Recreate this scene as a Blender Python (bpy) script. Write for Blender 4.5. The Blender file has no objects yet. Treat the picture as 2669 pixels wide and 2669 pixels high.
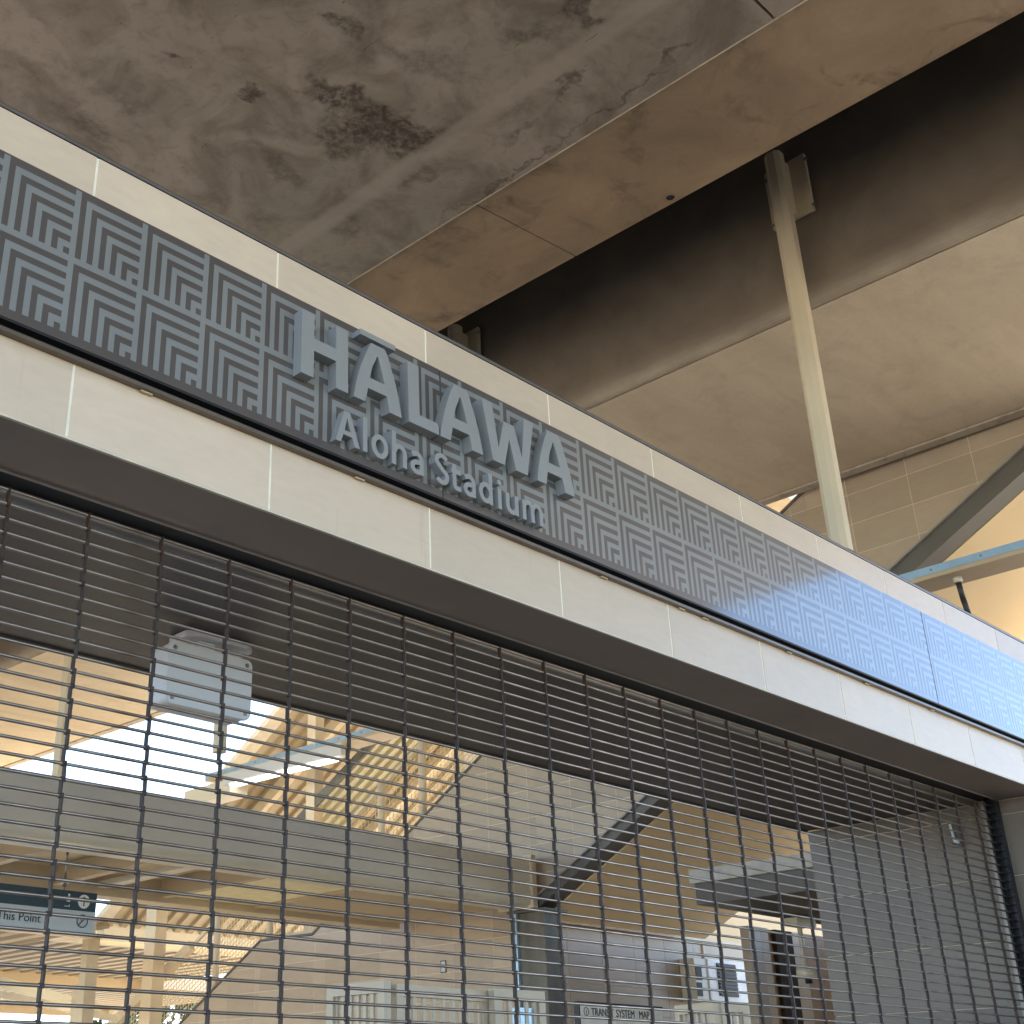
import bpy, bmesh, math, random
from mathutils import Vector, Matrix
random.seed(7)
S = bpy.context.scene
COL = S.collection

# ------------------------------------------------------------------ camera
YAW, PITCH, ROLL = 0.75531297, 0.43711148, -0.00802876
CP = Vector((-2.06008249, -4.01460721, 1.6))
FPX, CX, CY, IMG = 3299.128, 1013.334, 1337.072, 2669.0
fw = Vector((math.sin(YAW)*math.cos(PITCH), math.cos(YAW)*math.cos(PITCH), math.sin(PITCH)))
r0 = Vector((math.cos(YAW), -math.sin(YAW), 0)); u0 = r0.cross(fw)
rt = r0*math.cos(ROLL) + u0*math.sin(ROLL)
up = -r0*math.sin(ROLL) + u0*math.cos(ROLL)
cd = bpy.data.cameras.new('camera'); cam = bpy.data.objects.new('camera', cd); COL.objects.link(cam)
M = Matrix((rt, up, -fw)).transposed().to_4x4(); M.translation = CP; cam.matrix_world = M
cd.sensor_width = 36; cd.sensor_fit = 'HORIZONTAL'; cd.lens = FPX/IMG*36
cd.shift_x = (IMG/2-CX)/IMG; cd.shift_y = (CY-IMG/2)/IMG
cd.clip_start = .05; cd.clip_end = 3000
S.camera = cam

# ------------------------------------------------------------------ world, sun, exposure
SUN_AZ, SUN_EL = math.radians(48), math.radians(57)       # azimuth from +Y towards +X
w = bpy.data.worlds.new('World'); S.world = w; w.use_nodes = True
nt = w.node_tree; nt.nodes.clear()
sky = nt.nodes.new('ShaderNodeTexSky'); sky.sky_type = 'NISHITA'; sky.sun_disc = False
sky.sun_elevation = SUN_EL; sky.sun_rotation = SUN_AZ
sky.air_density = 1.0; sky.dust_density = .1; sky.ozone_density = 1.6; sky.altitude = 1800
bg = nt.nodes.new('ShaderNodeBackground'); bg.inputs[1].default_value = .15
wo = nt.nodes.new('ShaderNodeOutputWorld')
nt.links.new(sky.outputs[0], bg.inputs[0]); nt.links.new(bg.outputs[0], wo.inputs[0])
sd = bpy.data.lights.new('sun', 'SUN'); sd.energy = 4.5; sd.angle = math.radians(.5); sd.color = (1, .93, .82)
sun = bpy.data.objects.new('sun', sd); COL.objects.link(sun)
sv = Vector((math.sin(SUN_AZ)*math.cos(SUN_EL), math.cos(SUN_AZ)*math.cos(SUN_EL), math.sin(SUN_EL)))
sun.rotation_euler = sv.to_track_quat('Z', 'Y').to_euler(); sun.location = (0, 0, 60)
S.view_settings.view_transform = 'Standard'; S.view_settings.look = 'None'
S.view_settings.gamma = 1; S.view_settings.exposure = 2.32
S.render.engine = 'CYCLES'
S.cycles.max_bounces = 10; S.cycles.diffuse_bounces = 7

# ------------------------------------------------------------------ helpers
def UP(px, py, ax, val):
    """world point on the plane axis=val seen at photo pixel (px,py)"""
    v = fw + rt*((px-CX)/FPX) - up*((py-CY)/FPX)
    t = (val-CP[ax])/v[ax]
    return CP + v*t

def tag(o, label=None, cat=None, group=None, kind=None):
    if label: o['label'] = label
    if cat: o['category'] = cat
    if group: o['group'] = group
    if kind: o['kind'] = kind
    return o

def empty(name, loc=(0, 0, 0), label=None, cat=None, group=None):
    o = bpy.data.objects.new(name, None); o.empty_display_size = .2; COL.objects.link(o); o.location = loc
    return tag(o, label, cat, group)

class MB:
    def __init__(s): s.bm = bmesh.new()
    def box(s, x0, x1, y0, y1, z0, z1):
        vs = [s.bm.verts.new((x, y, z)) for z in (z0, z1) for y in (y0, y1) for x in (x0, x1)]
        for f in ((0, 2, 3, 1), (4, 5, 7, 6), (0, 1, 5, 4), (2, 6, 7, 3), (0, 4, 6, 2), (1, 3, 7, 5)):
            s.bm.faces.new([vs[i] for i in f])
        return s
    def quad(s, *p):
        s.bm.faces.new([s.bm.verts.new(q) for q in p]); return s
    def prism(s, pts, vec):
        """closed polygon pts (3D) swept along vec"""
        v = Vector(vec)
        a = [s.bm.verts.new(p) for p in pts]; b = [s.bm.verts.new(Vector(p)+v) for p in pts]
        n = len(a)
        f1 = s.bm.faces.new(a); f2 = s.bm.faces.new(b[::-1])
        for i in range(n):
            s.bm.faces.new([a[i], b[i], b[(i+1) % n], a[(i+1) % n]])
        return s
    def bar(s, p, q, wd, ht, upv=(0, 0, 1)):
        p = Vector(p); q = Vector(q); d = (q-p).normalized(); sx = d.cross(Vector(upv)).normalized(); sz = sx.cross(d)
        c = [p+sx*a*wd/2+sz*b*ht/2 for a, b in ((-1, -1), (1, -1), (1, 1), (-1, 1))]
        return s.prism(c, q-p)
    def tube(s, p, q, r, n=12, r2=None):
        p = Vector(p); q = Vector(q); d = (q-p).normalized()
        a = Vector((0, 0, 1)) if abs(d.z) < .9 else Vector((1, 0, 0))
        sx = d.cross(a).normalized(); sz = sx.cross(d)
        r2 = r if r2 is None else r2
        A = [s.bm.verts.new(p+(sx*math.cos(2*math.pi*i/n)+sz*math.sin(2*math.pi*i/n))*r) for i in range(n)]
        B = [s.bm.verts.new(q+(sx*math.cos(2*math.pi*i/n)+sz*math.sin(2*math.pi*i/n))*r2) for i in range(n)]
        s.bm.faces.new(A[::-1]); s.bm.faces.new(B)
        for i in range(n):
            f = s.bm.faces.new([A[i], A[(i+1) % n], B[(i+1) % n], B[i]]); f.smooth = True
        return s
    def path(s, pts, r, n=8):
        for a, b in zip(pts, pts[1:]): s.tube(a, b, r, n)
        return s
    def build(s, name, mat, parent=None, loc=None, bevel=0, seg=2, smooth=False):
        bmesh.ops.recalc_face_normals(s.bm, faces=s.bm.faces)
        me = bpy.data.meshes.new(name); s.bm.to_mesh(me); s.bm.free()
        if smooth:
            for f in me.polygons: f.use_smooth = True
        o = bpy.data.objects.new(name, me); COL.objects.link(o)
        me.materials.append(mat)
        if parent: 
            o.parent = parent
            o.matrix_parent_inverse = Matrix.Translation(parent.location).inverted() if loc is None else Matrix()
        if loc is not None: o.location = loc
        if bevel:
            m = o.modifiers.new('bevel', 'BEVEL'); m.width = bevel; m.segments = seg; m.limit_method = 'ANGLE'; m.angle_limit = math.radians(40)
        return o

def copy_tree(o, loc, parent=None):
    c = o.copy(); COL.objects.link(c); c.location = loc
    for ch in list(o.children):
        d = ch.copy(); COL.objects.link(d); d.parent = c; d.matrix_parent_inverse = ch.matrix_parent_inverse.copy()
        for g in list(ch.children):
            e = g.copy(); COL.objects.link(e); e.parent = d; e.matrix_parent_inverse = g.matrix_parent_inverse.copy()
    return c

# ------------------------------------------------------------------ materials
def new_mat(name):
    m = bpy.data.materials.new(name); m.use_nodes = True
    n = m.node_tree; return m, n, n.nodes['Principled BSDF']
def N(n, t, **k):
    o = n.nodes.new(t)
    for a, b in k.items(): setattr(o, a, b)
    return o
def ramp(n, src, stops):
    r = N(n, 'ShaderNodeValToRGB'); cr = r.color_ramp
    while len(cr.elements) < len(stops): cr.elements.new(.5)
    for e, (p, c) in zip(cr.elements, stops):
        e.position = p; e.color = (c, c, c, 1) if isinstance(c, (int, float)) else (*c, 1)
    n.links.new(src, r.inputs[0]); return r.outputs[0]
def mixc(n, fac, a, b, mode='MIX'):
    m = N(n, 'ShaderNodeMix', data_type='RGBA', blend_type=mode)
    for i, v in ((0, fac), (6, a), (7, b)):
        if hasattr(v, 'is_linked') or hasattr(v, 'links'): n.links.new(v, m.inputs[i])
        elif isinstance(v, (int, float)): m.inputs[i].default_value = v
        else: m.inputs[i].default_value = (*v, 1)
    return m.outputs[2]
def noise(n, vec, scale, detail=4, rough=.55, dist=0, st=None):
    if st:
        mp = N(n, 'ShaderNodeMapping'); mp.inputs['Scale'].default_value = st; n.links.new(vec, mp.inputs[0]); vec = mp.outputs[0]
    t = N(n, 'ShaderNodeTexNoise'); t.inputs['Scale'].default_value = scale; t.inputs['Detail'].default_value = detail
    t.inputs['Roughness'].default_value = rough; t.inputs['Distortion'].default_value = dist
    n.links.new(vec, t.inputs[0]); return t.outputs[0]
def objco(n):
    return N(n, 'ShaderNodeTexCoord').outputs['Object']
def bump(n, b, h, dist=.003, st=.4):
    bp = N(n, 'ShaderNodeBump'); bp.inputs['Strength'].default_value = st; bp.inputs['Distance'].default_value = dist
    n.links.new(h, bp.inputs['Height']); n.links.new(bp.outputs[0], b.inputs['Normal'])

def simple(name, col, rough=.5, metal=0, var=.12, scale=6, bmp=0, spec=.5, st=None, coat=0):
    m, n, b = new_mat(name); v = objco(n)
    f = noise(n, v, scale, 5, .6, st=st)
    lo = tuple(c*(1-var) for c in col); hi = tuple(min(1, c*(1+var)) for c in col)
    n.links.new(ramp(n, f, [(.3, lo), (.7, hi)]), b.inputs['Base Color'])
    b.inputs['Roughness'].default_value = rough; b.inputs['Metallic'].default_value = metal
    b.inputs['Specular IOR Level'].default_value = spec
    b.inputs['Coat Weight'].default_value = coat
    if bmp: bump(n, b, noise(n, v, scale*12, 4, .6), .002, bmp)
    return m

ZB_ = 4.3124
def tile_mat(name, col, rough=.38, var=.07, dirt=False):
    m, n, b = new_mat(name); v = objco(n)
    a = noise(n, v, 1.6, 5, .6, .4, st=(1, 1, 3))
    s = noise(n, v, 7, 4, .6, 0, st=(1, 1, 4))
    lo = tuple(c*(1-var) for c in col); hi = tuple(min(1, c*(1+var)) for c in col)
    c = ramp(n, a, [(.3, lo), (.7, hi)])
    c = mixc(n, ramp(n, noise(n, v, .9, 5, .65, 1, st=(1, 1, .6)), [(.5, 0), (.7, .35)]), c, tuple(x*.78 for x in col))
    c = mixc(n, .45, c, ramp(n, s, [(.3, tuple(x*.9 for x in col)), (.7, tuple(min(1, x*1.06) for x in col))]))
    g = N(n, 'ShaderNodeNewGeometry')
    rnd = ramp(n, g.outputs['Random Per Island'], [(0, .86), (1, 1.04)])
    c = mixc(n, 1, c, rnd, 'MULTIPLY')
    if dirt:      # rust-brown runs under the trough and faint drips down the face
        sp = N(n, 'ShaderNodeSeparateXYZ'); n.links.new(v, sp.inputs[0])
        nz = noise(n, v, 1.3, 5, .65, 0, st=(2, 1, .4))
        ad = N(n, 'ShaderNodeMath', operation='MULTIPLY_ADD'); n.links.new(nz, ad.inputs[0]); ad.inputs[1].default_value = .12; n.links.new(sp.outputs[2], ad.inputs[2])
        mr = N(n, 'ShaderNodeMapRange'); mr.inputs[1].default_value = ZB_+.0; mr.inputs[2].default_value = ZB_+.075; n.links.new(ad.outputs[0], mr.inputs[0])
        c = mixc(n, ramp(n, mr.outputs[0], [(0, 0), (1, .55)]), c, (.4, .25, .13))
        dr = noise(n, v, 2.2, 4, .6, 0, st=(9, 1, .5))
        c = mixc(n, ramp(n, dr, [(.62, 0), (.75, .3)]), c, (.42, .34, .25))
    n.links.new(c, b.inputs['Base Color']); b.inputs['Roughness'].default_value = rough
    bump(n, b, noise(n, v, 60, 3, .6), .001, .12)
    return m

def stained_soffit():
    """grey cast concrete with blotches, a pale trowelled strip and scuffs"""
    m, n, b = new_mat('soffit_concrete'); v = objco(n)
    c = ramp(n, noise(n, v, 1.1, 6, .6, .5), [(.3, (.27, .23, .188)), (.7, (.41, .352, .29))])
    c = mixc(n, .4, c, ramp(n, noise(n, v, .6, 3, .5), [(.35, (.25, .235, .19)), (.65, (.41, .335, .28))]))
    # fine mottling
    c = mixc(n, ramp(n, noise(n, v, 9, 6, .7, .6), [(.5, 0), (.7, .42)]), c, (.15, .122, .095))
    c = mixc(n, ramp(n, noise(n, v, 1.7, 5, .6, .8), [(.47, 0), (.66, .7)]), c, (.15, .118, .086))
    # warp for blot edges
    wv = N(n, 'ShaderNodeVectorMath', operation='MULTIPLY_ADD')
    nn = N(n, 'ShaderNodeTexNoise'); nn.inputs['Scale'].default_value = 5; nn.inputs['Detail'].default_value = 5; n.links.new(v, nn.inputs[0])
    n.links.new(nn.outputs[1], wv.inputs[0]); wv.inputs[1].default_value = (.5, .5, 0); 
    sub = N(n, 'ShaderNodeVectorMath', operation='SUBTRACT'); n.links.new(v, wv.inputs[2]); n.links.new(wv.outputs[0], sub.inputs[0]); sub.inputs[1].default_value = (.25, .25, 0)
    wv = sub.outputs[0]
    def blot(x, y, rx, ry, ang, stren, soft=.5, thr=None):
        nonlocal c
        mp = N(n, 'ShaderNodeMapping', vector_type='TEXTURE'); mp.inputs['Location'].default_value = (x, y, 8); mp.inputs['Rotation'].default_value = (0, 0, ang); mp.inputs['Scale'].default_value = (rx, ry, 1)
        n.links.new(wv, mp.inputs[0])
        sp = N(n, 'ShaderNodeSeparateXYZ'); n.links.new(mp.outputs[0], sp.inputs[0])
        cb = N(n, 'ShaderNodeCombineXYZ'); n.links.new(sp.outputs[0], cb.inputs[0]); n.links.new(sp.outputs[1], cb.inputs[1])
        ln = N(n, 'ShaderNodeVectorMath', operation='LENGTH'); n.links.new(cb.outputs[0], ln.inputs[0])
        f = ramp(n, ln.outputs['Value'], [(1-soft, stren), (1, 0)])
        fine = ramp(n, noise(n, v, 16, 5, .7), [(.36, .25), (.58, 1)])
        mu = N(n, 'ShaderNodeMath', operation='MULTIPLY'); n.links.new(f, mu.inputs[0]); n.links.new(fine, mu.inputs[1])
        c = mixc(n, mu.outputs[0], c, (.062, .046, .036))
    for a in ((2.86, 1.16, .5, .25, math.radians(-25), .95, .35), (2.36, 1.16, .3, .14, math.radians(-25), .9, .4), (2.65, 1.5, .36, .17, .2, .75, .5), (1.88, 1.56, .1, .075, 0, .8, .4),
              (1.3, 1.62, .075, .075, 0, .75, .4), (1.33, 2.25, .2, .14, .4, .45, .7), (1.95, .66, .14, .1, 0, .7, .5), (3.0, -.47, .16, .12, .2, .8, .4), (2.9, -.1, .12, .24, .5, .6, .6),
              (3.44, -.02, .06, .2, -.3, .7, .5), (3.76, -.7, .05, .2, -.2, .7, .5), (3.56, .6, .07, .2, 0, .55, .6), (2.55, .55, .5, .12, -.5, .4, .6), (3.35, 1.35, .1, .25, 0, .5, .6),
              (.7, 1.0, .12, .3, .5, .45, .6), (2.5, 2.0, .5, .12, .2, .5, .6), (1.2, 2.6, .3, .12, .2, .5, .6), (3.4, 2.2, .14, .2, 0, .45, .6), (3.86, .9, .035, .9, 0, .6, .5), (3.85, -.2, .03, .5, 0, .6, .5)):
        blot(*a)
    # pale strip along the guideway
    sp = N(n, 'ShaderNodeSeparateXYZ'); n.links.new(v, sp.inputs[0])
    ad = N(n, 'ShaderNodeMath', operation='MULTIPLY_ADD'); n.links.new(sp.outputs[1], ad.inputs[0]); ad.inputs[1].default_value = .03; n.links.new(sp.outputs[0], ad.inputs[2])
    f = ramp(n, ad.outputs[0], [(0, 0), (1, 0)])
    mr = N(n, 'ShaderNodeMapRange'); mr.inputs[1].default_value = 3.16; mr.inputs[2].default_value = 3.42; n.links.new(ad.outputs[0], mr.inputs[0])
    f = ramp(n, mr.outputs[0], [(0, 0), (.2, .6), (.55, .6), (.8, 0)])
    c = mixc(n, f, c, (.40, .345, .29))
    # scratches
    sc = noise(n, v, 6, 3, .6, 1, st=(6, 1.2, 1))
    c = mixc(n, ramp(n, sc, [(.70, 0), (.74, .7)]), c, (.05, .04, .035))
    n.links.new(c, b.inputs['Base Color']); b.inputs['Roughness'].default_value = .85
    bump(n, b, noise(n, v, 30, 5, .65), .004, .35)
    return m

def concrete(name, lo, hi, stain=(.1, .08, .06), stf=.5, st=(1, 1, 1), scale=1.2):
    m, n, b = new_mat(name); v = objco(n)
    c = ramp(n, noise(n, v, scale, 6, .6, .6, st=st), [(.3, lo), (.7, hi)])
    c = mixc(n, ramp(n, noise(n, v, scale*2.3, 5, .62, .5), [(.52, 0), (.75, stf)]), c, stain)
    c = mixc(n, .15, c, ramp(n, noise(n, v, 25, 3, .6), [(.3, .6), (.7, 1)]), 'MULTIPLY')
    n.links.new(c, b.inputs['Base Color']); b.inputs['Roughness'].default_value = .82
    bump(n, b, noise(n, v, 28, 5, .65), .003, .3)
    return m

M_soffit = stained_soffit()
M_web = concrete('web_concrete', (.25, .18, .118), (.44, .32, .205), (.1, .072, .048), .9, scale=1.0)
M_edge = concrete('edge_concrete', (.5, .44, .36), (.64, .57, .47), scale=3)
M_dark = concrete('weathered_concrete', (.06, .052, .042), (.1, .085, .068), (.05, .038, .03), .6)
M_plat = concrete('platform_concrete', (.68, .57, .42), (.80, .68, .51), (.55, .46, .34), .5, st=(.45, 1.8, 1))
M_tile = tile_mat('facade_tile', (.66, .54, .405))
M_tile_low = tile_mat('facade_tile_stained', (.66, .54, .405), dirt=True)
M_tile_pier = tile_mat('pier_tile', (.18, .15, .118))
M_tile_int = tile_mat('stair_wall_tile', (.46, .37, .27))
M_grout = simple('grout', (.86, .82, .66), .9)
M_grout2 = simple('pale_grout', (.68, .6, .46), .9)
M_cap = simple('metal_cap', (.19, .175, .17), .4, .5)
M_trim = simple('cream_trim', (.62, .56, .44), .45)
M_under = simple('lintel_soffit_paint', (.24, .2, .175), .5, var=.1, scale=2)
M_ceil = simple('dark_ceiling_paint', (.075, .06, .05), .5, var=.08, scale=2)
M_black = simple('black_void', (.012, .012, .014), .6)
M_roller = simple('galvanised_tube', (.2, .185, .17), .4, .6)
M_panel = None
def panel_mat():
    m, n, b = new_mat('panel_paint'); v = objco(n)
    c = ramp(n, noise(n, v, 3, 4, .5), [(.3, (.078, .068, .063)), (.7, (.092, .081, .075))])
    n.links.new(c, b.inputs['Base Color']); b.inputs['Roughness'].default_value = .45; b.inputs['Metallic'].default_value = .1
    b.inputs['Coat Weight'].default_value = 1; b.inputs['Coat Roughness'].default_value = .1; b.inputs['Coat IOR'].default_value = 1.62
    return m
def stripe_mat():
    m, n, b = new_mat('stripe_film'); v = objco(n)
    c = ramp(n, noise(n, v, 3, 4, .5), [(.3, (.2, .213, .21)), (.7, (.225, .24, .235))])
    n.links.new(c, b.inputs['Base Color']); b.inputs['Roughness'].default_value = .5; b.inputs['Metallic'].default_value = .1
    b.inputs['Coat Weight'].default_value = 1; b.inputs['Coat Roughness'].default_value = .11; b.inputs['Coat IOR'].default_value = 1.62
    return m
M_panel = panel_mat(); M_stripe = stripe_mat()
M_letter = simple('letter_paint', (.27, .28, .275), .45, .1, var=.04, coat=.1)
def rod_mat(name, a, b_, rust=(.16, .085, .045)):
    m, n, b = new_mat(name); v = objco(n)
    c = ramp(n, noise(n, v, 12, 4, .6, st=(.3, 1, 1)), [(.35, a), (.65, b_)])
    r = ramp(n, noise(n, v, 2.3, 3, .6, st=(1, 1, 3)), [(.56, 0), (.7, .8)])
    c = mixc(n, r, c, rust)
    n.links.new(c, b.inputs['Base Color']); b.inputs['Metallic'].default_value = .85; b.inputs['Roughness'].default_value = .34
    return m
M_rod = rod_mat('grille_rod_metal', (.2, .165, .138), (.37, .31, .26))
M_link = rod_mat('grille_link_metal', (.026, .017, .012), (.05, .034, .026), (.075, .028, .016))
M_link.node_tree.nodes['Principled BSDF'].inputs['Metallic'].default_value = 0; M_link.node_tree.nodes['Principled BSDF'].inputs['Specular IOR Level'].default_value = .3; M_link.node_tree.nodes['Principled BSDF'].inputs['Roughness'].default_value = .55
M_guide = simple('guide_rail_metal', (.02, .022, .028), .4, .5)
M_post = simple('cream_steel_paint', (.62, .52, .36), .5, 0, var=.06, scale=2, bmp=.1)
M_beam = simple('pale_steel_paint', (.70, .65, .52), .35, 0, var=.05, scale=2)
M_tan = simple('tan_steel_paint', (.52, .41, .26), .5, 0, var=.07, scale=1.5)
M_ochre = simple('ochre_bounce_tone', (.80, .60, .33), .6, 0, var=.06, scale=.8)  # warm bounce light is put into this base colour
M_stringer = simple('grey_stringer_paint', (.115, .105, .088), .5, 0, var=.1, scale=3)
M_column = simple('weathered_grey_steel', (.13, .125, .1), .5, .2, var=.35, scale=3, st=(1, 1, .3))
M_galv = simple('blue_grey_galvanised', (.38, .56, .74), .35, .5, var=.12, scale=4)
M_rib = simple('ribbed_deck_paint', (.37, .30, .19), .5, 0, var=.08, scale=1)
M_rib2 = simple('greenish_deck_metal', (.58, .56, .4), .4, .1, var=.1, scale=2)
M_white = simple('white_enclosure_plastic', (.62, .64, .66), .4, 0, var=.02)
M_screw = simple('screw_metal', (.3, .3, .3), .35, .9)
M_wfence = simple('white_gate_paint', (.56, .47, .34), .45, 0, var=.04)
M_navy = simple('navy_sign_film', (.012, .045, .075), .4, 0, var=.03)
M_signw = simple('pale_sign_film', (.52, .58, .62), .4, 0, var=.02)
M_ink = simple('dark_ink', (.02, .025, .03), .5)
M_iconw = simple('white_icon_film', (.75, .78, .76), .5)
M_board = simple('white_board', (.72, .68, .6), .5)
M_cable = simple('black_conduit', (.03, .03, .032), .5)
M_floor = concrete('plaza_concrete', (.255, .215, .16), (.325, .275, .205), (.18, .145, .1), .3)
M_mesh = simple('woven_wire', (.62, .52, .32), .5, .3)
M_brown = simple('brown_panel', (.32, .2, .1), .6)
M_dbrown = simple('dark_door_bronze', (.06, .045, .03), .85, spec=.1)
M_grille = simple('dark_louvre', (.035, .035, .035), .5, .3)
M_leaf = simple('foliage', (.09, .1, .04), .7, 0, var=.4, scale=5)
M_trunk = simple('bark', (.12, .09, .06), .9)
M_led, nl, bl = new_mat('led_lens')
bl.inputs['Base Color'].default_value = (.9, .9, .88, 1); bl.inputs['Emission Color'].default_value = (1, .97, .9, 1); bl.inputs['Emission Strength'].default_value = 1.1
M_bounce_dark = simple('dark_bounce_ground', (.06, .052, .044), .9)

# ------------------------------------------------------------------ ground
MB().quad((-900, -900, 0), (900, -900, 0), (900, 900, 0), (-900, 900, 0)).build('ground', M_floor)['kind'] = 'structure'
MB().quad((-9, -8.5, .004), (16, -8.5, .004), (16, .42, .004), (-9, .42, .004)).build('dark_bounce_strip', M_bounce_dark)['kind'] = 'structure'  # unseen dark patch added to cut ground bounce under the letters
MB().quad((-20, .5, .005), (24, .5, .005), (24, 40, .005), (-20, 40, .005)).build('lobby_bounce_floor', simple('pale_bounce_floor', (.62, .54, .42), .5, var=.08, scale=1))['kind'] = 'structure'  # unseen pale sheet added to bounce light onto the ceilings

# ------------------------------------------------------------------ elevated guideway (runs along D)
D = Vector((-0.02975, 1, -0.0021))
Y0, Y1 = -26.0, 46.0
def sweep(prof, y0=Y0, y1=Y1):
    """prof: (x,z) at y=0, swept along D"""
    return [Vector((x, 0, z))+D*y0 for x, z in prof], D*(y1-y0)
ZG = 8.0
gw = empty('elevated_guideway', (-2, 0, ZG), 'stained concrete underside of the elevated rail guideway overhead, with a sloping brown side strip', 'viaduct')
m = MB(); GLEFT = -3.2
# grey soffit in segments with open joints; joint near y=-1.3
segs = [(-26, -14.2), (-14.18, -1.305), (-1.285, 11.6), (11.62, 24.5), (24.52, 46)]
for a, b in segs:
    p = [Vector((x, 0, z))+D*a for x, z in ((GLEFT, ZG), (3.955, ZG), (3.955, ZG+.35), (GLEFT, ZG+.35))]
    m.prism(p, D*(b-a))
sof = m.build('bottom_slab', M_soffit, gw)
m = MB()
p, v = sweep(((3.957, ZG-.002), (3.992, ZG+.022), (3.992, ZG+.34), (3.957, ZG+.34))); m.prism(p, v)
m.build('chamfered_edge', M_edge, gw)
m = MB()
for a, b in ((-26, -11.5), (-11.48, 1.335), (1.347, 14.2), (14.22, 46)):
    p = [Vector((x, 0, z))+D*a for x, z in ((3.995, ZG+.03), (5.205, ZG+.155), (5.232, ZG+.15), (5.232, ZG+.40), (3.995, ZG+.36))]
    m.prism(p, D*(b-a))
m.build('side_slab', M_web, gw)
m = MB()
p, v = sweep(((GLEFT-.01, ZG+.03), (GLEFT-.01, ZG+.36), (-4.5, ZG+.40), (-4.52, ZG+.15), (-4.48, ZG+.155))); m.prism(p, v)
m.build('side_slab', M_web, gw)
m = MB()
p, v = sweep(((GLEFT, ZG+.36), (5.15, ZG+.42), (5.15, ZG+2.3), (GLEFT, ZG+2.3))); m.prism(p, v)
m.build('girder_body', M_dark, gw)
m = MB()
p, v = sweep(((5.16, ZG+2.1), (6.82, ZG+2.1), (6.82, ZG+2.3), (5.16, ZG+2.3))); m.prism(p, v)
m.build('gap_light_block', M_black, gw)  # added black slab overhead, keeps sky light out of the gap
for q in (UP(936, 638, 2, ZG), UP(1747, 514, 2, ZG+.145)):
    m = MB(); m.tube(q+Vector((0, 0, -.004)), q+Vector((0, 0, .002)), .034, 20)
    m.build('drain_hole', M_black, gw)
    m = MB()
    for k in range(20):
        a0, a1 = 2*math.pi*k/20, 2*math.pi*(k+1)/20
        m.bar(q+Vector((math.cos(a0)*.042, math.sin(a0)*.042, -.002)), q+Vector((math.cos(a1)*.042, math.sin(a1)*.042, -.002)), .014, .01)
    m.build('drain_ring', M_web, gw)

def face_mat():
    """cast face with gap shade painted dark and bounce light painted pale along its foot"""
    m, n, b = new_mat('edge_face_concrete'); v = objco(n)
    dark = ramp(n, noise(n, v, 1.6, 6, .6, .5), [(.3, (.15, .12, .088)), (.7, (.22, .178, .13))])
    foot_lit = ramp(n, noise(n, v, 3, 5, .6), [(.3, (.4, .34, .26)), (.7, (.52, .44, .34))])
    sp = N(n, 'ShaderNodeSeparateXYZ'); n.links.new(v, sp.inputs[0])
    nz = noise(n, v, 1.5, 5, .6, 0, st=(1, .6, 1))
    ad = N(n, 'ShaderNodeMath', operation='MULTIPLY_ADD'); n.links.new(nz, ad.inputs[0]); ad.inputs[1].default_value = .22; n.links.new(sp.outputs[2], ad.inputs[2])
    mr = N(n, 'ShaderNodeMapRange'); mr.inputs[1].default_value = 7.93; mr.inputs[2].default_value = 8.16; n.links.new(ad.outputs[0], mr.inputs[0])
    f = ramp(n, mr.outputs[0], [(0, 0), (.3, .45), (.6, .85), (1, 1)])  # height blend paints the shade above and the lit lower edge
    n.links.new(mixc(n, f, foot_lit, dark), b.inputs['Base Color']); b.inputs['Roughness'].default_value = .85
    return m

# ------------------------------------------------------------------ station platform
ZP = 7.85; XP0, XP1 = 6.977, 10.22
pf = empty('station_platform', (8.4, 0, ZP), 'concrete station platform overhead with a dark edge face and pale streaked underside', 'platform')
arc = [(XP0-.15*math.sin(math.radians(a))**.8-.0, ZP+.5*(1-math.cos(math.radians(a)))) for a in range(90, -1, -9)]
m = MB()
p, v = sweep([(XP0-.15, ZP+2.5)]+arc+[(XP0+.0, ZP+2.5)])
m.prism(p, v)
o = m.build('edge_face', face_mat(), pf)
m = MB()
p, v = sweep(((XP0+.025, ZP+.004), (XP1-.13, ZP+.004), (XP1-.13, ZP+.35), (XP0+.025, ZP+.35))); m.prism(p, v)
m.build('underside_slab', M_plat, pf)
m = MB()
p, v = sweep(((XP1-.11, ZP-.012), (XP1+.02, ZP-.012), (XP1+.02, ZP+1.2), (XP1-.11, ZP+1.2))); m.prism(p, v)
m.build('outer_lip', M_edge, pf)
m = MB()
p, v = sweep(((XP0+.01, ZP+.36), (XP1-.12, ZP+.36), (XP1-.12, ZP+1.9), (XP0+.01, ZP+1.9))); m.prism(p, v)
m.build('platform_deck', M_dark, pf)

# ------------------------------------------------------------------ entrance lintel and facade
ZT, ZA, ZB, ZC = 5.3475, 5.1345, 4.3124, 3.9604
XL, XR = -3.6, 12.0
ln = empty('entrance_lintel', (2, 0, ZC), 'long cream tiled lintel spanning above the rolling grille', 'lintel')
m = MB(); m.box(XL, XR, .0145, 2.24, ZC+.03, ZT-.03); m.build('core', M_grout2, ln)
m = MB()
for k in range(-3, 12): m.box(k-.0058, k+.0058, .0025, .0142, ZC+.008, ZT-.006)
m.build('grout_joints', M_grout, ln)
def tiles(name, mat, parent, z0, z1):
    m = MB()
    k = math.floor(XL)
    while k < XR:
        a, b = max(XL, k+.006), min(XR, k+1-.006)
        if b-a > .02: m.box(a, b, .0, .0135, z0, z1)
        k += 1
    return m.build(name, mat, parent, bevel=.0015, seg=1)
tiles('upper_tile_band', M_tile, ln, ZA-.05, ZT-.004)
tiles('lower_tile_band', M_tile_low, ln, ZC+.006, ZB+.03)
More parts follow.
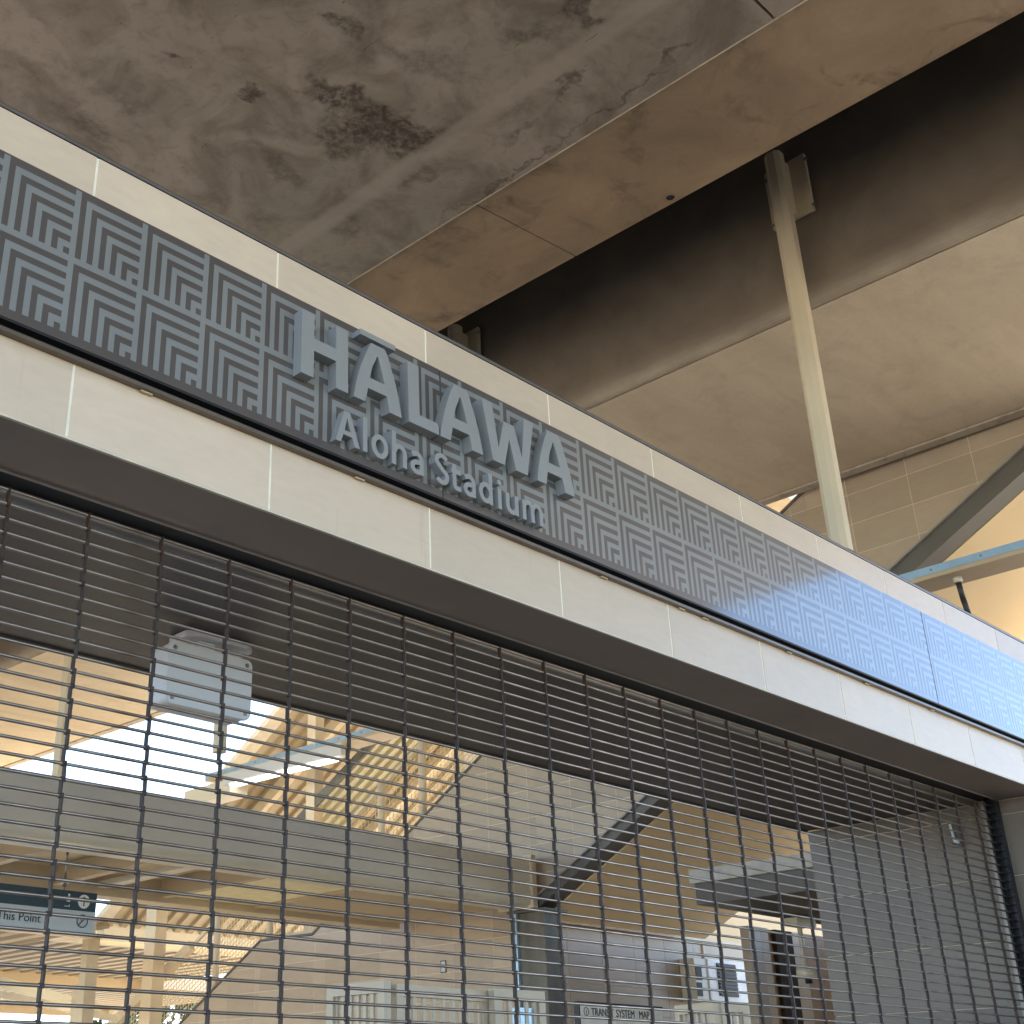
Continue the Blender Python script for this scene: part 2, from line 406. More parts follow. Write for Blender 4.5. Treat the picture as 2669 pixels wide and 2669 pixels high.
m = MB(); m.box(XL, XR, -.003, .05, ZT, ZT+.008); m.box(XL, XR, .002, .06, ZT+.009, ZT+.02); m.build('cap_flashing', M_cap, ln)
m = MB(); m.box(XL, XR, .004, 2.26, ZT+.021, ZT+.026); m.build('roof_bounce_cut', M_dark, ln)  # unseen dark sheet added to cut bounce onto the stair wall
m = MB(); m.box(XL, 9.45, -.004, .012, ZC-.006, ZC+.004); m.build('bottom_trim', M_trim, ln)
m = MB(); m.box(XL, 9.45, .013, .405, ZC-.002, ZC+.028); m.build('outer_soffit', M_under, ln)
m = MB(); m.box(XL, 9.345, .407, .413, ZC-.012, ZC+.025); m.build('soffit_angle', simple('grey_angle', (.3, .28, .27), .4, .5), ln)
m = MB(); m.box(XL, 9.345, .415, .638, ZC+.012, ZC+.029); m.build('grille_slot', M_black, ln)
m = MB(); m.tube((XL, .60, ZC-.005), (9.3, .60, ZC-.005), .034, 24); m.build('guide_tube', M_roller, ln)
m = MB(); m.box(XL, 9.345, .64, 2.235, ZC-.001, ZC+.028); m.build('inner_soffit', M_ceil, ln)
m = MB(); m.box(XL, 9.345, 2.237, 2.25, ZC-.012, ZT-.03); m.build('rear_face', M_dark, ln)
# narrow light trough under the patterned panel with clips
m = MB(); m.box(XL, XR, -.030, .0, ZB-.020, ZB-.008); m.box(XL, XR, -.036, -.030, ZB-.020, ZB-.003); m.build('light_trough', simple('trough_metal', (.17, .14, .115), .4, .5), ln)
m = MB(); m.box(XL, XR, -.028, -.002, ZB-.0065, ZB-.0045); m.build('painted_trough_shade', M_black, ln)  # black strip painted as shade between panel and trough
for px, py in ((385, 1010), (940, 1228+50), (1575, 1485), (1778, 1575), (1840, 1600), (2058, 1690), (2260, 1770), (2430, 1838)):
    q = UP(px, py, 1, -.02)
    m = MB(); m.box(q.x-.028, q.x+.028, -.018, -.001, ZB-.029, ZB-.0215); m.build('trough_clip', M_tan, ln)

# piers (right one seen through the grille; left one outside the picture)
def pier(x0, x1, face, label):
    pr = empty('tiled_pier', ((x0+x1)/2, 1.1, 0), label, 'pier')
    m = MB(); m.box(x0+.014, x1-.014, .015, 2.236, 0, ZC-.004); m.build('core', M_grout2, pr)
    rows = [3.953]+[3.833-.513*k for k in range(8)]
    m = MB()
    for a, b in zip(rows, rows[1:]+[0]):
        if b < 0: b = 0
        if a-b < .02: continue
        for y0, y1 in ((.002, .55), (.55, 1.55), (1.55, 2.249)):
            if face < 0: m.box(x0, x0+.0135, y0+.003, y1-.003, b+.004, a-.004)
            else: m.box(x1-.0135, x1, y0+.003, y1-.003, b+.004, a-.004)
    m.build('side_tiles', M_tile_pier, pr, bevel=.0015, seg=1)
    m = MB(); xx = x0
    for a, b in zip(rows, rows[1:]+[0]):
        if b < 0: b = 0
        if a-b < .02: continue
        xx = x0+.015
        while xx < x1-.02:
            e = min(x1-.015, xx+1.0); m.box(xx+.003, e-.003, .0, .0145, b+.004, a-.004); xx = e
    m.build('front_tiles', M_tile, pr, bevel=.0015, seg=1)
    return pr
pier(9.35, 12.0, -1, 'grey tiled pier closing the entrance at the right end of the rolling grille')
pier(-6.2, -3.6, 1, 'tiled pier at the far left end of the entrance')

fb = empty('lobby_shade_block', (18, 1, 0), 'added unseen cream block right of the entrance, shading the lobby', 'wall')
m = MB(); m.box(12.02, 14.6, .02, 2.2, 0, 5.3); m.build('shade_block_body', M_tile, fb)  # unseen block added to darken the lobby behind the grille
# ------------------------------------------------------------------ patterned sign panel + letters
sg = empty('station_sign', (2, -.05, ZB), 'grey panel with nested chevron pattern and raised letters HĀLAWA Aloha Stadium', 'sign')
YF = -.05; PZ0, PZ1 = 4.342, 5.093+.0
seams = [-3.6, 2.048, 7.425, 12.0]
SX, SZ = .32715/12, .364/12
TX0 = .573-.32715*13; RZ1 = 5.081
for i in range(3):
    a, b = seams[i]+.002, seams[i+1]-.002
    m = MB(); m.box(a, b, YF, -.001, PZ0, PZ1)
    pn = m.build('panel', M_panel, sg, bevel=.002, seg=1)
    m = MB(); m.box(a, b, YF+.004, -.001, PZ0-.008, PZ0-.0008); m.box(a, b, -.006, -.0005, ZB-.002, PZ0-.009); m.build('painted_shade_strip', M_black, sg)  # black strips painted as the shade under the panel
    m = MB()
    def q(x0, x1, z0, z1):
        x0 = max(x0, a+.004); x1 = min(x1, b-.004)
        if x1-x0 > .002: m.quad((x0, YF-.0008, z0), (x1, YF-.0008, z0), (x1, YF-.0008, z1), (x0, YF-.0008, z1))
    for row in range(2):
        zt = RZ1-row*.364
        for t in range(-1, 50):
            x = TX0+t*.32715
            if x > b or x+.33 < a: continue
            zb = zt-12*SZ if row == 0 else zt-11*SZ
            q(x+11*SX, x+12*SX, zb, zt)                       # right border
            if row == 0: q(x+0*SX, x+11*SX, zt-12*SZ, zt-11*SZ)        # bottom border
            for k in (1, 3, 5, 7, 9):
                q(x+k*SX, x+11*SX, zt-(k+1)*SZ, zt-k*SZ)
                q(x+k*SX, x+(k+1)*SX, zt-11*SZ, zt-(k+1)*SZ)
    m.build('chevron_stripes', M_stripe, pn)

def letter(name, outl, holes=(), depth=.06, z0=None):
    """outline in (x,z); front face at YF-depth"""
    cu = bpy.data.curves.new(name, 'CURVE'); cu.dimensions = '2D'; cu.fill_mode = 'BOTH'; cu.extrude = (depth-.002)/2; 
    cu.bevel_depth = .0012; cu.bevel_resolution = 1
    for pts in [outl]+list(holes):
        sp = cu.splines.new('POLY'); sp.points.add(len(pts)-1); sp.use_cyclic_u = True
        for pt, (x, z) in zip(sp.points, pts): pt.co = (x, z, 0, 1)
    t = bpy.data.objects.new('tmp', cu); COL.objects.link(t)
    dg = bpy.context.evaluated_depsgraph_get(); me = bpy.data.meshes.new_from_object(t.evaluated_get(dg))
    bpy.data.objects.remove(t)
    for f in me.polygons: f.use_smooth = False
    o = bpy.data.objects.new(name, me); COL.objects.link(o); me.materials.clear(); me.materials.append(M_letter)
    o.parent = sg; o.matrix_parent_inverse = Matrix.Translation(sg.location).inverted()
    o.rotation_euler = (math.radians(90), 0, 0); o.location = (0, YF-depth/2-.001, 0)
    return o
def smooth(pts, n=5):
    """Catmull-Rom through points marked smooth; pts: (x,z,flag) flag=1 -> curved span to next"""
    out = []; L = len(pts)
    for i in range(L):
        p0, p1, p2, p3 = pts[(i-1) % L], pts[i], pts[(i+1) % L], pts[(i+2) % L]
        out.append((p1[0], p1[1]))
        if len(p1) > 2 and p1[2]:
            if not (len(p0) > 2 and p0[2]): p0 = (2*p1[0]-p2[0], 2*p1[1]-p2[1])
            if not (len(p2) > 2 and p2[2]): p3 = (2*p2[0]-p1[0], 2*p2[1]-p1[1])
            for k in range(1, n):
                t = k/n
                out.append(tuple(.5*((2*p1[c])+(-p0[c]+p2[c])*t+(2*p0[c]-5*p1[c]+4*p2[c]-p3[c])*t*t+(-p0[c]+3*p1[c]-3*p2[c]+p3[c])*t**3) for c in (0, 1)))
    return out
B0, T0 = 4.650, 4.994
def big_H(x):
    return [(x, T0), (x, B0), (x+.074, B0), (x+.074, 4.796), (x+.213, 4.796), (x+.213, B0), (x+.287, B0), (x+.284, T0), (x+.212, T0), (x+.212, 4.862), (x+.073, 4.862), (x+.073, T0)]
letter('letter', big_H(1.070))
letter('macron', [(1.436, 5.018), (1.668, 5.018), (1.668, 5.047), (1.436, 5.047)])
def big_A(x):
    o = [(x+.111, T0), (x+.2, T0, 1), (x+.222, 4.963, 1), (x+.247, 4.893, 1), (x+.277, 4.81, 1), (x+.297, 4.733, 1), (x+.313, B0), (x+.234, B0), (x+.216, 4.732), (x+.09, 4.732), (x+.072, B0), (x, B0, 1), (x+.014, 4.724, 1), (x+.037, 4.813, 1), (x+.064, 4.888, 1), (x+.086, 4.942, 1)]
    h = [(x+.155, 4.936, 1), (x+.18, 4.87, 1), (x+.203, 4.791), (x+.101, 4.791, 1), (x+.117, 4.856, 1), (x+.136, 4.9, 1)]
    return smooth(o), [smooth(h)]
letter('letter', *big_A(1.395))
letter('letter', [(1.755, T0), (1.759, B0), (1.966, B0), (1.966, 4.696), (1.955, 4.711), (1.832, 4.711), (1.829, T0)])
letter('letter', *big_A(1.979))
letter('letter', [(2.302, T0), (2.37, B0), (2.458, B0), (2.505, 4.826), (2.551, B0), (2.64, B0), (2.712, T0), (2.638, T0), (2.603, 4.737), (2.548, 4.915), (2.468, 4.915), (2.417, 4.733), (2.377, T0)])
letter('letter', *big_A(2.723))
# small humanist letters: stroke outlines
b0, xh, asc = 4.388, .121, .181
SWT = .0265
def stroke(paths, name='letter'):
    """union of thick polylines built as one mesh with depth"""
    m = MB(); yb = YF; yf = YF-.045+.0008
    for pts in paths:
        yf -= .0007
        if isinstance(pts, dict):
            m.prism([(x, yb-.0004, z) for x, z in pts['poly']], (0, yf-yb, 0)); continue
        P = [Vector((x, 0, z)) for x, z in pts]
        L, R = [], []
        for i, p in enumerate(P):
            if i == 0: d = P[1]-P[0]
            elif i == len(P)-1: d = P[-1]-P[-2]
            else: d = (P[i+1]-P[i]).normalized()+(P[i]-P[i-1]).normalized()
            d.normalize(); nrm = Vector((-d.z, 0, d.x))
            k = 1.0
            if 0 < i < len(P)-1:
                k = 1/max(.6, nrm.dot(Vector((-(P[i+1]-P[i]).normalized().z, 0, (P[i+1]-P[i]).normalized().x))))
            L.append(p+nrm*SWT/2*k); R.append(p-nrm*SWT/2*k)
        n = len(P)
        fl = [m.bm.verts.new((v.x, yf, v.z)) for v in L]; fr = [m.bm.verts.new((v.x, yf, v.z)) for v in R]
        bl_ = [m.bm.verts.new((v.x, yb-.0004, v.z)) for v in L]; br = [m.bm.verts.new((v.x, yb-.0004, v.z)) for v in R]
        for i in range(n-1):
            m.bm.faces.new([fl[i], fl[i+1], fr[i+1], fr[i]]); m.bm.faces.new([bl_[i+1], bl_[i], br[i], br[i+1]])
            m.bm.faces.new([fl[i+1], fl[i], bl_[i], bl_[i+1]]); m.bm.faces.new([fr[i], fr[i+1], br[i+1], br[i]])
        m.bm.faces.new([fl[0], fr[0], br[0], bl_[0]]); m.bm.faces.new([fr[-1], fl[-1], bl_[-1], br[-1]])
    return m.build(name, M_letter, sg)
def arcp(cx, cz, rx, rz, a0, a1, n=14):
    return [(cx+rx*math.cos(math.radians(a0+(a1-a0)*i/n)), cz+rz*math.sin(math.radians(a0+(a1-a0)*i/n))) for i in range(n+1)]
h = SWT/2
# A
letter('letter', [(1.349, b0+.170), (1.383, b0+.170), (1.447, b0), (1.417, b0), (1.401, b0+.044), (1.332+.001, b0+.044), (1.343-.003, b0+.044-.0), (1.327, b0), (1.299, b0)][:6]+[(1.343, b0+.044), (1.327, b0), (1.299, b0)],
       [[(1.366, b0+.143), (1.393, b0+.067), (1.352-.001, b0+.067)]], depth=.045)
stroke([[(1.482, b0), (1.482, b0+asc+.004)]])
stroke([arcp(1.577, b0+.061, .041, .051, 0, 360, 28)])
stroke([[(1.670, b0), (1.670, b0+asc)], [(1.670, b0+.07)]+arcp(1.708, b0+.072, .034, .036, 170, 0, 10)+[(1.742, b0)]])
def small_a(x):
    return stroke([[(x+.008, b0+.1)]+arcp(x+.04, b0+.076, .033, .034, 110, 0, 9)+[(x+.073, b0)], arcp(x+.041, b0+.036, .031, .027, 75, 325, 18), [(x+.047, b0+.0645), (x+.072, b0+.0685)]])
small_a(1.783)
stroke([arcp(2.0, b0+.128, .037, .033, 30, 200, 12)+[(1.985, b0+.098), (2.012, b0+.076)]+arcp(1.998, b0+.047, .037, .035, 35, -150, 12)])
stroke([[(2.088, b0+.145), (2.088, b0+.035)]+arcp(2.107, b0+.032, .019, .02, 180, 275, 6)+[(2.134, b0+.014)], [(2.066, b0+.104), (2.132, b0+.104)]])
small_a(2.156)
stroke([[(2.357, b0), (2.357, b0+asc)], arcp(2.318, b0+.059, .037, .047, 25, 335, 22)])
o = stroke([[(2.425, b0), (2.425, b0+.115)]])
stroke([{'poly': arcp(2.425, b0+.153, .017, .016, 0, 345, 15)}], 'letter_dot')
stroke([[(2.487, b0+.115), (2.487, b0+.045)]+arcp(2.52, b0+.043, .033, .033, 185, 350, 10), [(2.556, b0), (2.556, b0+.115)]])
stroke([[(2.617, b0), (2.617, b0+.115)], [(2.617, b0+.07)]+arcp(2.650, b0+.074, .032, .034, 170, 0, 10)+[(2.684, b0)], [(2.684, b0+.07)]+arcp(2.718, b0+.074, .033, .034, 170, 0, 10)+[(2.751, b0)]])

# ------------------------------------------------------------------ rolling grille
YG = .45
gr = empty('rolling_grille', (3, YG, 0), 'closed dark metal rolling grille of thin horizontal rods joined by vertical link chains', 'security grille')
ZR0 = 3.646+.0632*4; PR = .0632; NR = 60
rod = None
for k in range(NR):
    z = ZR0-PR*k
    if rod is None:
        m = MB(); xx = -3.55
        m.tube((xx, 0, 0), (9.3, 0, 0), .0070, 10)
        rod = m.build('rod', M_rod, gr, loc=(-3, 0, 0)); rod.location = (-3+0, 0, 0)
        rod.matrix_parent_inverse = Matrix.Identity(4); rod.location = (-3, 0, z)
    else:
        c = rod.copy(); COL.objects.link(c); c.location = (-3, random.uniform(-.0015, .0015), z+random.uniform(-.0012, .0012))
# chain mesh
def chain_mesh():
    m = MB()
    for k in range(NR-1):
        z = ZR0-PR*k; s = .004 if k % 2 else -.004
        # S-shaped flat link: thin in x, deep in y, hooks round the rods above and below
        m.prism([(s-.0038, -.011, z+.01), (s+.0038, -.011, z+.01), (s+.0038, .011, z+.01), (s-.0038, .011, z+.01)], (random.uniform(-.002, .002), 0, -PR-.02))
        m.tube((s-.0045, 0, z), (s+.0045, 0, z), .0105, 10)
        m.tube((s-.0045, 0, z-PR), (s+.0045, 0, z-PR), .0105, 10)
    return m
ch = None
for k in range(-10, 26):
    x = .006+.3722*k
    if x > 9.15: break
    if ch is None:
        ch = chain_mesh().build('link_chain', M_link, gr, loc=(x-3, 0, 0)); ch.matrix_parent_inverse = Matrix.Identity(4)
    else:
        c = ch.copy(); COL.objects.link(c); c.location = (x-3, 0, 0)
# guide rails at the jambs, one flange with slots
for xg in (9.262, -3.59):
    m = MB()
    m.box(xg+.04, xg+.085, YG-.045, YG+.05, 0, ZC-.014)
    m.box(xg-.005, xg+.038, YG+.032, YG+.05, 0, ZC-.014)
    m.box(xg+.012, xg+.038, YG-.045, YG-.035, 0, ZC-.014)
    for k in range(120):
        z = .05+k*.0318
        m.box(xg-.014, xg+.011, YG-.045, YG-.035, z, z+.017)
    m.build('guide_rail', M_guide, gr)
m = MB(); m.box(9.20, 9.235, YG+.03, YG+.06, 0, ZC-.02); m.build('guide_backing', M_roller, gr)
m = MB(); m.box(-3.5, 9.25, YG-.02, YG+.02, .0, .06); m.build('bottom_bar', M_link, gr)

# ------------------------------------------------------------------ white enclosure under the inner soffit
bx = empty('junction_box', (1.75, 1.5, 3.5), 'white plastic junction box with rounded lid and four corner screws hanging under the dark ceiling', 'junction box')
yb = 1.45; X0, X1, Z0_, Z1_ = 1.472, 2.03, 3.512, 3.858
def rrect(x0, x1, z0, z1, r, y, n=5):
    pts = []
    for cx, cz, a in ((x1-r, z1-r, 0), (x0+r, z1-r, 90), (x0+r, z0+r, 180), (x1-r, z0+r, 270)):
        for i in range(n+1):
            t = math.radians(a+90*i/n); pts.append((cx+r*math.cos(t), y, cz+r*math.sin(t)))
    return pts
MB().prism(rrect(X0+.004, X1-.004, Z0_+.004, Z1_-.004, .04, yb+.03), (0, .15, 0)).build('housing', M_white, bx, bevel=.004)
MB().prism(rrect(X0, X1, Z0_, Z1_, .04, yb), (0, .028, 0)).build('lid', M_white, bx, bevel=.005)
for sx, sz in ((X0+.04, Z0_+.035), (X1-.04, Z0_+.035), (X0+.04, Z1_-.035), (X1-.04, Z1_-.035)):
    m = MB(); m.tube((sx, yb-.003, sz), (sx, yb+.002, sz), .013, 14); m.tube((sx, yb-.006, sz), (sx, yb-.002, sz), .007, 10); m.build('screw', M_screw, bx)
m = MB()
pl_ = [(1.62+math.cos(a)*.0, 0, 0) for a in (0,)]
m.prism([(x, y, ZC-.045) for x, y in ((1.60, 1.50), (1.66, 1.44), (1.98, 1.44), (2.06, 1.50), (2.06, 1.66), (1.60, 1.66))], (0, 0, .043))
m.build('mounting_plate', M_white, bx, bevel=.012)
m = MB(); m.box(1.70, 1.80, 1.50, 1.60, Z1_-.02, ZC-.046); m.build('mounting_neck', M_white, bx)

# small wall camera on the pier side
cmr = empty('wall_camera', (9.3, .82, 3.7), 'small pale bracketed camera on the pier wall behind the grille', 'camera')
m = MB(); m.box(9.30, 9.349, .77, .86, 3.61, 3.83); m.build('back_box', simple('dull_metal_box', (.09, .085, .075), .5), cmr, bevel=.005)
m = MB(); m.bar((9.298, .845, 3.81), (9.27, .82, 3.66), .02, .02); m.bar((9.27, .82, 3.66), (9.26, .78, 3.64), .03, .03); m.build('arm', M_white, cmr, bevel=.004)

# ------------------------------------------------------------------ steel posts hung from the platform face
def post(y, zb, label, ztop=None):
    xx = XP0-.355+D.x*y
    z1 = 9.3 if ztop is None else ztop
    r = empty('steel_post', (xx, y, zb), label, 'steel post', 'cream posts bolted to the platform edge')
    m = MB()
    # folded, near hexagonal hollow section
    a, b_ = .072, .075
    pts = [(xx-a*.55, y-b_, zb), (xx+a*.55, y-b_, zb), (xx+a, y-b_*.45, zb), (xx+a, y+b_*.45, zb), (xx+a*.55, y+b_, zb), (xx-a*.55, y+b_, zb), (xx-a, y+b_*.45, zb), (xx-a, y-b_*.45, zb)]
    m.prism(pts, (0, 0, z1-zb)); m.build('shaft', M_post, r, bevel=.006)
    m = MB(); m.box(xx+.14, xx+.18, y-.21, y+.19, z1-.64, z1-.02); m.build('anchor_plate', M_post, r, bevel=.003)
    m = MB(); m.box(xx+.03, xx+.14, y-.055, y+.055, z1-.62, z1-.06); m.build('web_plate', M_post, r)
    for dy in (-.2, .2):
        for dz in (-.6, -.1):
            m = MB(); m.tube((xx+.125, y+dy-.02, z1+dz), (xx+.14, y+dy-.02, z1+dz), .016, 6); m.build('anchor_bolt', M_screw, r)
    return r
post(.12, 5.42, 'long cream steel post in front of the pale platform underside at upper right')
post(4.0, 4.75, 'cream steel post whose top just clears the tiled lintel near the letters')
post(7.85, 5.30, 'short cream post seen under the white junction box')
post(11.4, 4.28, 'cream steel post standing on the pale beam at left behind the grille')

# ------------------------------------------------------------------ long pale beam behind the grille
bm_ = empty('steel_beam', (4, 6.4, 3.76), 'wide pale horizontal steel beam with rounded lower edge crossing behind the grille', 'beam')
m = MB(); zz0, zz1, yy0, yy1, rr = 3.755, 4.35, 6.4, 6.9, .09
pts = []
for cy, cz, a in ((yy1-rr, zz1-rr, 0), (yy0+rr, zz1-rr, 90), (yy0+rr, zz0+rr, 180), (yy1-rr, zz0+rr, 270)):
    for i in range(7):
        t = math.radians(a+90*i/6); pts.append((-5.5, cy+rr*math.cos(t), cz+rr*math.sin(t)))
m.prism(pts, (15.55, 0, 0)); m.build('box_section', M_beam, bm_)
m = MB(); m.box(10.055, 10.14, 6.36, 6.94, 3.74, 4.37); m.build('end_plate', M_post, bm_, bevel=.004)

# ------------------------------------------------------------------ stair wall (tiled, raked) with stringer
XW = 10.3
sw = empty('stair_wall', (XW, 8, 0), 'beige tiled stair wall with raked parapet running back behind the grille', 'wall')
par = [(22.0, 0), (16.3, 1.55), (12.02, 3.85), (10.80, 3.83), (10.51, 4.0), (5.6, 6.80), (4.2, 6.80), (2.2, 7.93), (-1.5, 9.4), (-4.0, 9.4), (-4.0, 9.55), (-.177, 7.43), (6.45, 3.84), (6.45, 0)]
# tiles clipped to the polygon in (y,z)
def clip(poly, axis, val, keep):
    out = []; n = len(poly)
    for i in range(n):
        a, b = poly[i], poly[(i+1) % n]
        ia = (a[axis] >= val) == keep or a[axis] == val; ib = (b[axis] >= val) == keep or b[axis] == val
        if ia: out.append(a)
        if ia != ib:
            t = (val-a[axis])/(b[axis]-a[axis]); out.append((a[0]+t*(b[0]-a[0]), a[1]+t*(b[1]-a[1])))
    return out
# split wall into convex pieces
quads = [[(22.0, 0), (16.3, 1.55), (16.3, 0)], [(16.3, 0), (16.3, 1.55), (12.02, 3.85), (12.02, 0)], [(12.02, 0), (12.02, 3.85), (10.80, 3.83), (10.80, 0)],
         [(10.8, 0), (10.8, 3.83), (10.51, 4.0), (10.51, 0)], [(10.51, 0), (10.51, 4.0), (6.45, 6.315), (6.45, 0)], [(6.45, 6.315), (5.6, 6.80), (5.6, 4.30), (6.45, 3.84)],
         [(5.6, 6.8), (4.2, 6.8), (4.2, 5.06), (5.6, 4.30)], [(4.2, 6.8), (2.2, 7.93), (2.2, 6.143), (4.2, 5.06)], [(2.2, 7.93), (-1.5, 9.9), (-1.5, 8.147), (2.2, 6.143)], [(-1.5, 9.9), (-3, 9.9), (-3, 8.95), (-1.5, 8.147)]]
m = MB(); mg = MB(); g = .0035
for Q in quads:
    mg.prism([(XW+.0022, y, z) for y, z in Q], (.2, 0, 0))
    ys = [p[0] for p in Q]; zs = [p[1] for p in Q]
    for row in range(0, 30):
        z0 = 7.672-.349*(row-7); z1 = z0+.349
        if z1 < min(zs) or z0 > max(zs): continue
        for cc in range(-6, 36):
            y0 = 1.013-.695+.695*cc; y1 = y0+.695
            if y1 < min(ys) or y0 > max(ys): continue
            P = clip(clip(clip(clip(Q, 0, y0+g, True), 0, y1-g, False), 1, z0+g, True), 1, z1-g, False)
            if len(P) >= 3:
                P2 = []
                for p_ in P:
                    if not P2 or (abs(p_[0]-P2[-1][0])+abs(p_[1]-P2[-1][1])) > 1e-5: P2.append(p_)
                if len(P2) > 2 and abs(P2[0][0]-P2[-1][0])+abs(P2[0][1]-P2[-1][1]) < 1e-5: P2.pop()
                if len(P2) >= 3: m.prism([(XW, y, z) for y, z in P2], (.0115, 0, 0))
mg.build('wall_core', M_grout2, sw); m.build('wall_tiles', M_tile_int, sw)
m = MB()
for a, b in (((16.3, 1.55), (12.02, 3.85)), ((12.02, 3.85), (10.80, 3.83)), ((10.8, 3.83), (5.6, 6.80)), ((5.6, 6.8), (4.2, 6.8)), ((4.2, 6.8), (-1.5, 9.9))):
    m.bar((XW+.11, a[0], a[1]+.02), (XW+.11, b[0], b[1]+.02), .26, .03)
m.build('coping', M_stringer, sw)
m = MB(); m.box(XW+.02, 15.2, -13.0, -3.05, 8.9, 9.9); m.build('upper_landing', M_tile_int, sw)
m = MB(); m.box(14.0, 24, 4.5, 9.8, 9.95, 10.2); m.box(XW+.22, 12.5, -3.0, 3.5, 9.95, 10.2); m.build('sun_block_slab', M_plat, sw)  # unseen slabs added to keep sun out of the interior
m = MB(); s0, s1 = (-3.0, 8.96), (6.62, 3.735)
m.prism([(10.17, s0[0], s0[1]), (10.17, s1[0]-.18, s1[1]+.1), (10.17, s1[0]+.05, s1[1]+.0), (10.17, s1[0]-.02, s1[1]-.1), (10.17, s0[0], s0[1]-.25)], (.27, 0, 0))
m.build('raked_stringer', M_stringer, sw)
m = MB(); m.bar((10.15, s0[0], s0[1]+.01), (10.15, s1[0]-.18, s1[1]+.11), .05, .02); m.build('stringer_lip', simple('light_edge', (.3, .28, .25), .4), sw)
m = MB()
q = [UP(1157, 2520, 0, XW-.002)]
sp_ = empty('number_plate', (XW, 8.14, 3.2), 'small pale framed plate high on the beige stair wall', 'plate')
m.box(XW-.008, XW-.001, 8.095, 8.195, 3.135, 3.285); m.build('plate_frame', M_ink, sp_)
m = MB(); m.box(XW-.011, XW-.0085, 8.107, 8.183, 3.147, 3.273); m.build('plate_face', M_signw, sp_)

# stair carriage behind the wall so it has depth
m = MB()
for k in range(26):
    y = 6.3-.28*k; z = 4.1+.1517*k
    m.box(10.55, 13.2, y-.29, y, z-.16, z)
st_ = m.build('stair_flight', M_ochre); tag(st_, 'ochre stepped concrete stair flight seen from below at the right edge', 'stairs')
# flat ochre soffit sheet under the flight
m = MB(); m.prism([(10.442, -3.0, 8.715), (10.442, 6.5, 3.66), (10.442, 6.5, 3.78), (10.442, -3.0, 8.90)], (3.4, 0, 0))
us = m.build('stair_underside', M_ochre); us.parent = st_

cl = empty('steel_column', (10.2, 6.5, 0), 'dark weathered grey steel channel column under the foot of the raked stringer', 'column')
m = MB(); m.box(10.125, 10.17, 6.27, 6.70, 0, 3.70); m.box(10.17, 10.42, 6.27, 6.31, 0, 3.70); m.box(10.17, 10.42, 6.66, 6.70, 0, 3.70); m.build('channel', M_column, cl)
m = MB(); m.box(10.09, 10.124, 6.68, 6.72, 0, 3.70); m.build('flange', M_galv, cl)
m = MB(); m.box(10.06, 10.5, 6.2, 6.8, 3.701, 3.73); m.build('cap_plate', M_column, cl)

# back wall and ochre bulkhead
bw = empty('back_wall', (13, 6.75, 0), 'pale tiled low wall behind the grille to the right of the grey column', 'wall')
m = MB(); m.box(10.45, 22, 6.78, 7.0, 0, 3.675); m.build('wall_core', M_grout2, bw)
m = MB()
for r_ in range(11):
    z1 = 3.675-.349*r_; z0 = max(0, z1-.349)
    if z1 <= 0: break
    x = 10.45
    while x < 22: m.box(x+.003, min(22, x+.695)-.003, 6.766, 6.779, z0+.003, z1-.003); x += .695
m.build('wall_tiles', M_tile_int, bw)
m = MB(); m.box(10.44, 22, 6.74, 7.02, 3.677, 3.71); m.build('wall_coping', M_trim, bw)
ow = MB().box(10.56, 24, 7.9, 8.1, 0, 9.94).build('bulkhead_wall', M_ochre); tag(ow, 'smooth wall tinted ochre for warm bounce light, rising behind the low tiled wall', 'wall')

# ------------------------------------------------------------------ cable tray
tr = empty('cable_tray', (9.9, 6, 6.3), 'blue grey galvanised cable tray running back under the stair, fixed on a tan plate', 'cable tray')
m = MB(); m.prism([Vector((9.9, -.35, 6.345)), Vector((9.9, -.35, 6.425)), Vector((9.96, -.35, 6.425)), Vector((9.96, -.35, 6.345))], Vector((0, 13.5, .12))); m.build('side_rail', M_galv, tr)
m = MB(); m.prism([Vector((9.905, -.35, 6.30)), Vector((9.905, -.35, 6.344)), Vector((10.28, -.35, 6.344)), Vector((10.28, -.35, 6.30))], Vector((0, 13.5, .12))); m.build('tray_base', M_tan, tr)
m = MB()
for k in range(26):
    y = -.2+k*.5; m.tube((9.893, y, 6.385+.12*(y+.35)/13.5), (9.9, y, 6.385+.12*(y+.35)/13.5), .012, 8)
m.build('rail_bolts', M_screw, tr)
cb = empty('flexible_conduit', (10.0, .4, 6.3), 'black flexible conduit dropping from the cable tray at the right edge', 'conduit')
A_, B_ = UP(2495, 1512, 2, 6.30), None
p0 = Vector((10.02, .45, 6.31)); 
pa = UP(2497, 1515, 0, 10.03); pb = UP(2510, 1560, 0, 10.03); pc = UP(2524, 1600, 0, 10.03); pd = UP(2532, 1640, 0, 10.03)
m = MB(); m.path([pa, pb, pc, pd], .028, 10); m.build('cable', M_cable, cb)
m = MB(); m.tube(pa+Vector((0, 0, -.02)), pa+Vector((0, 0, .035)), .045, 12); m.build('gland', M_trim, cb)

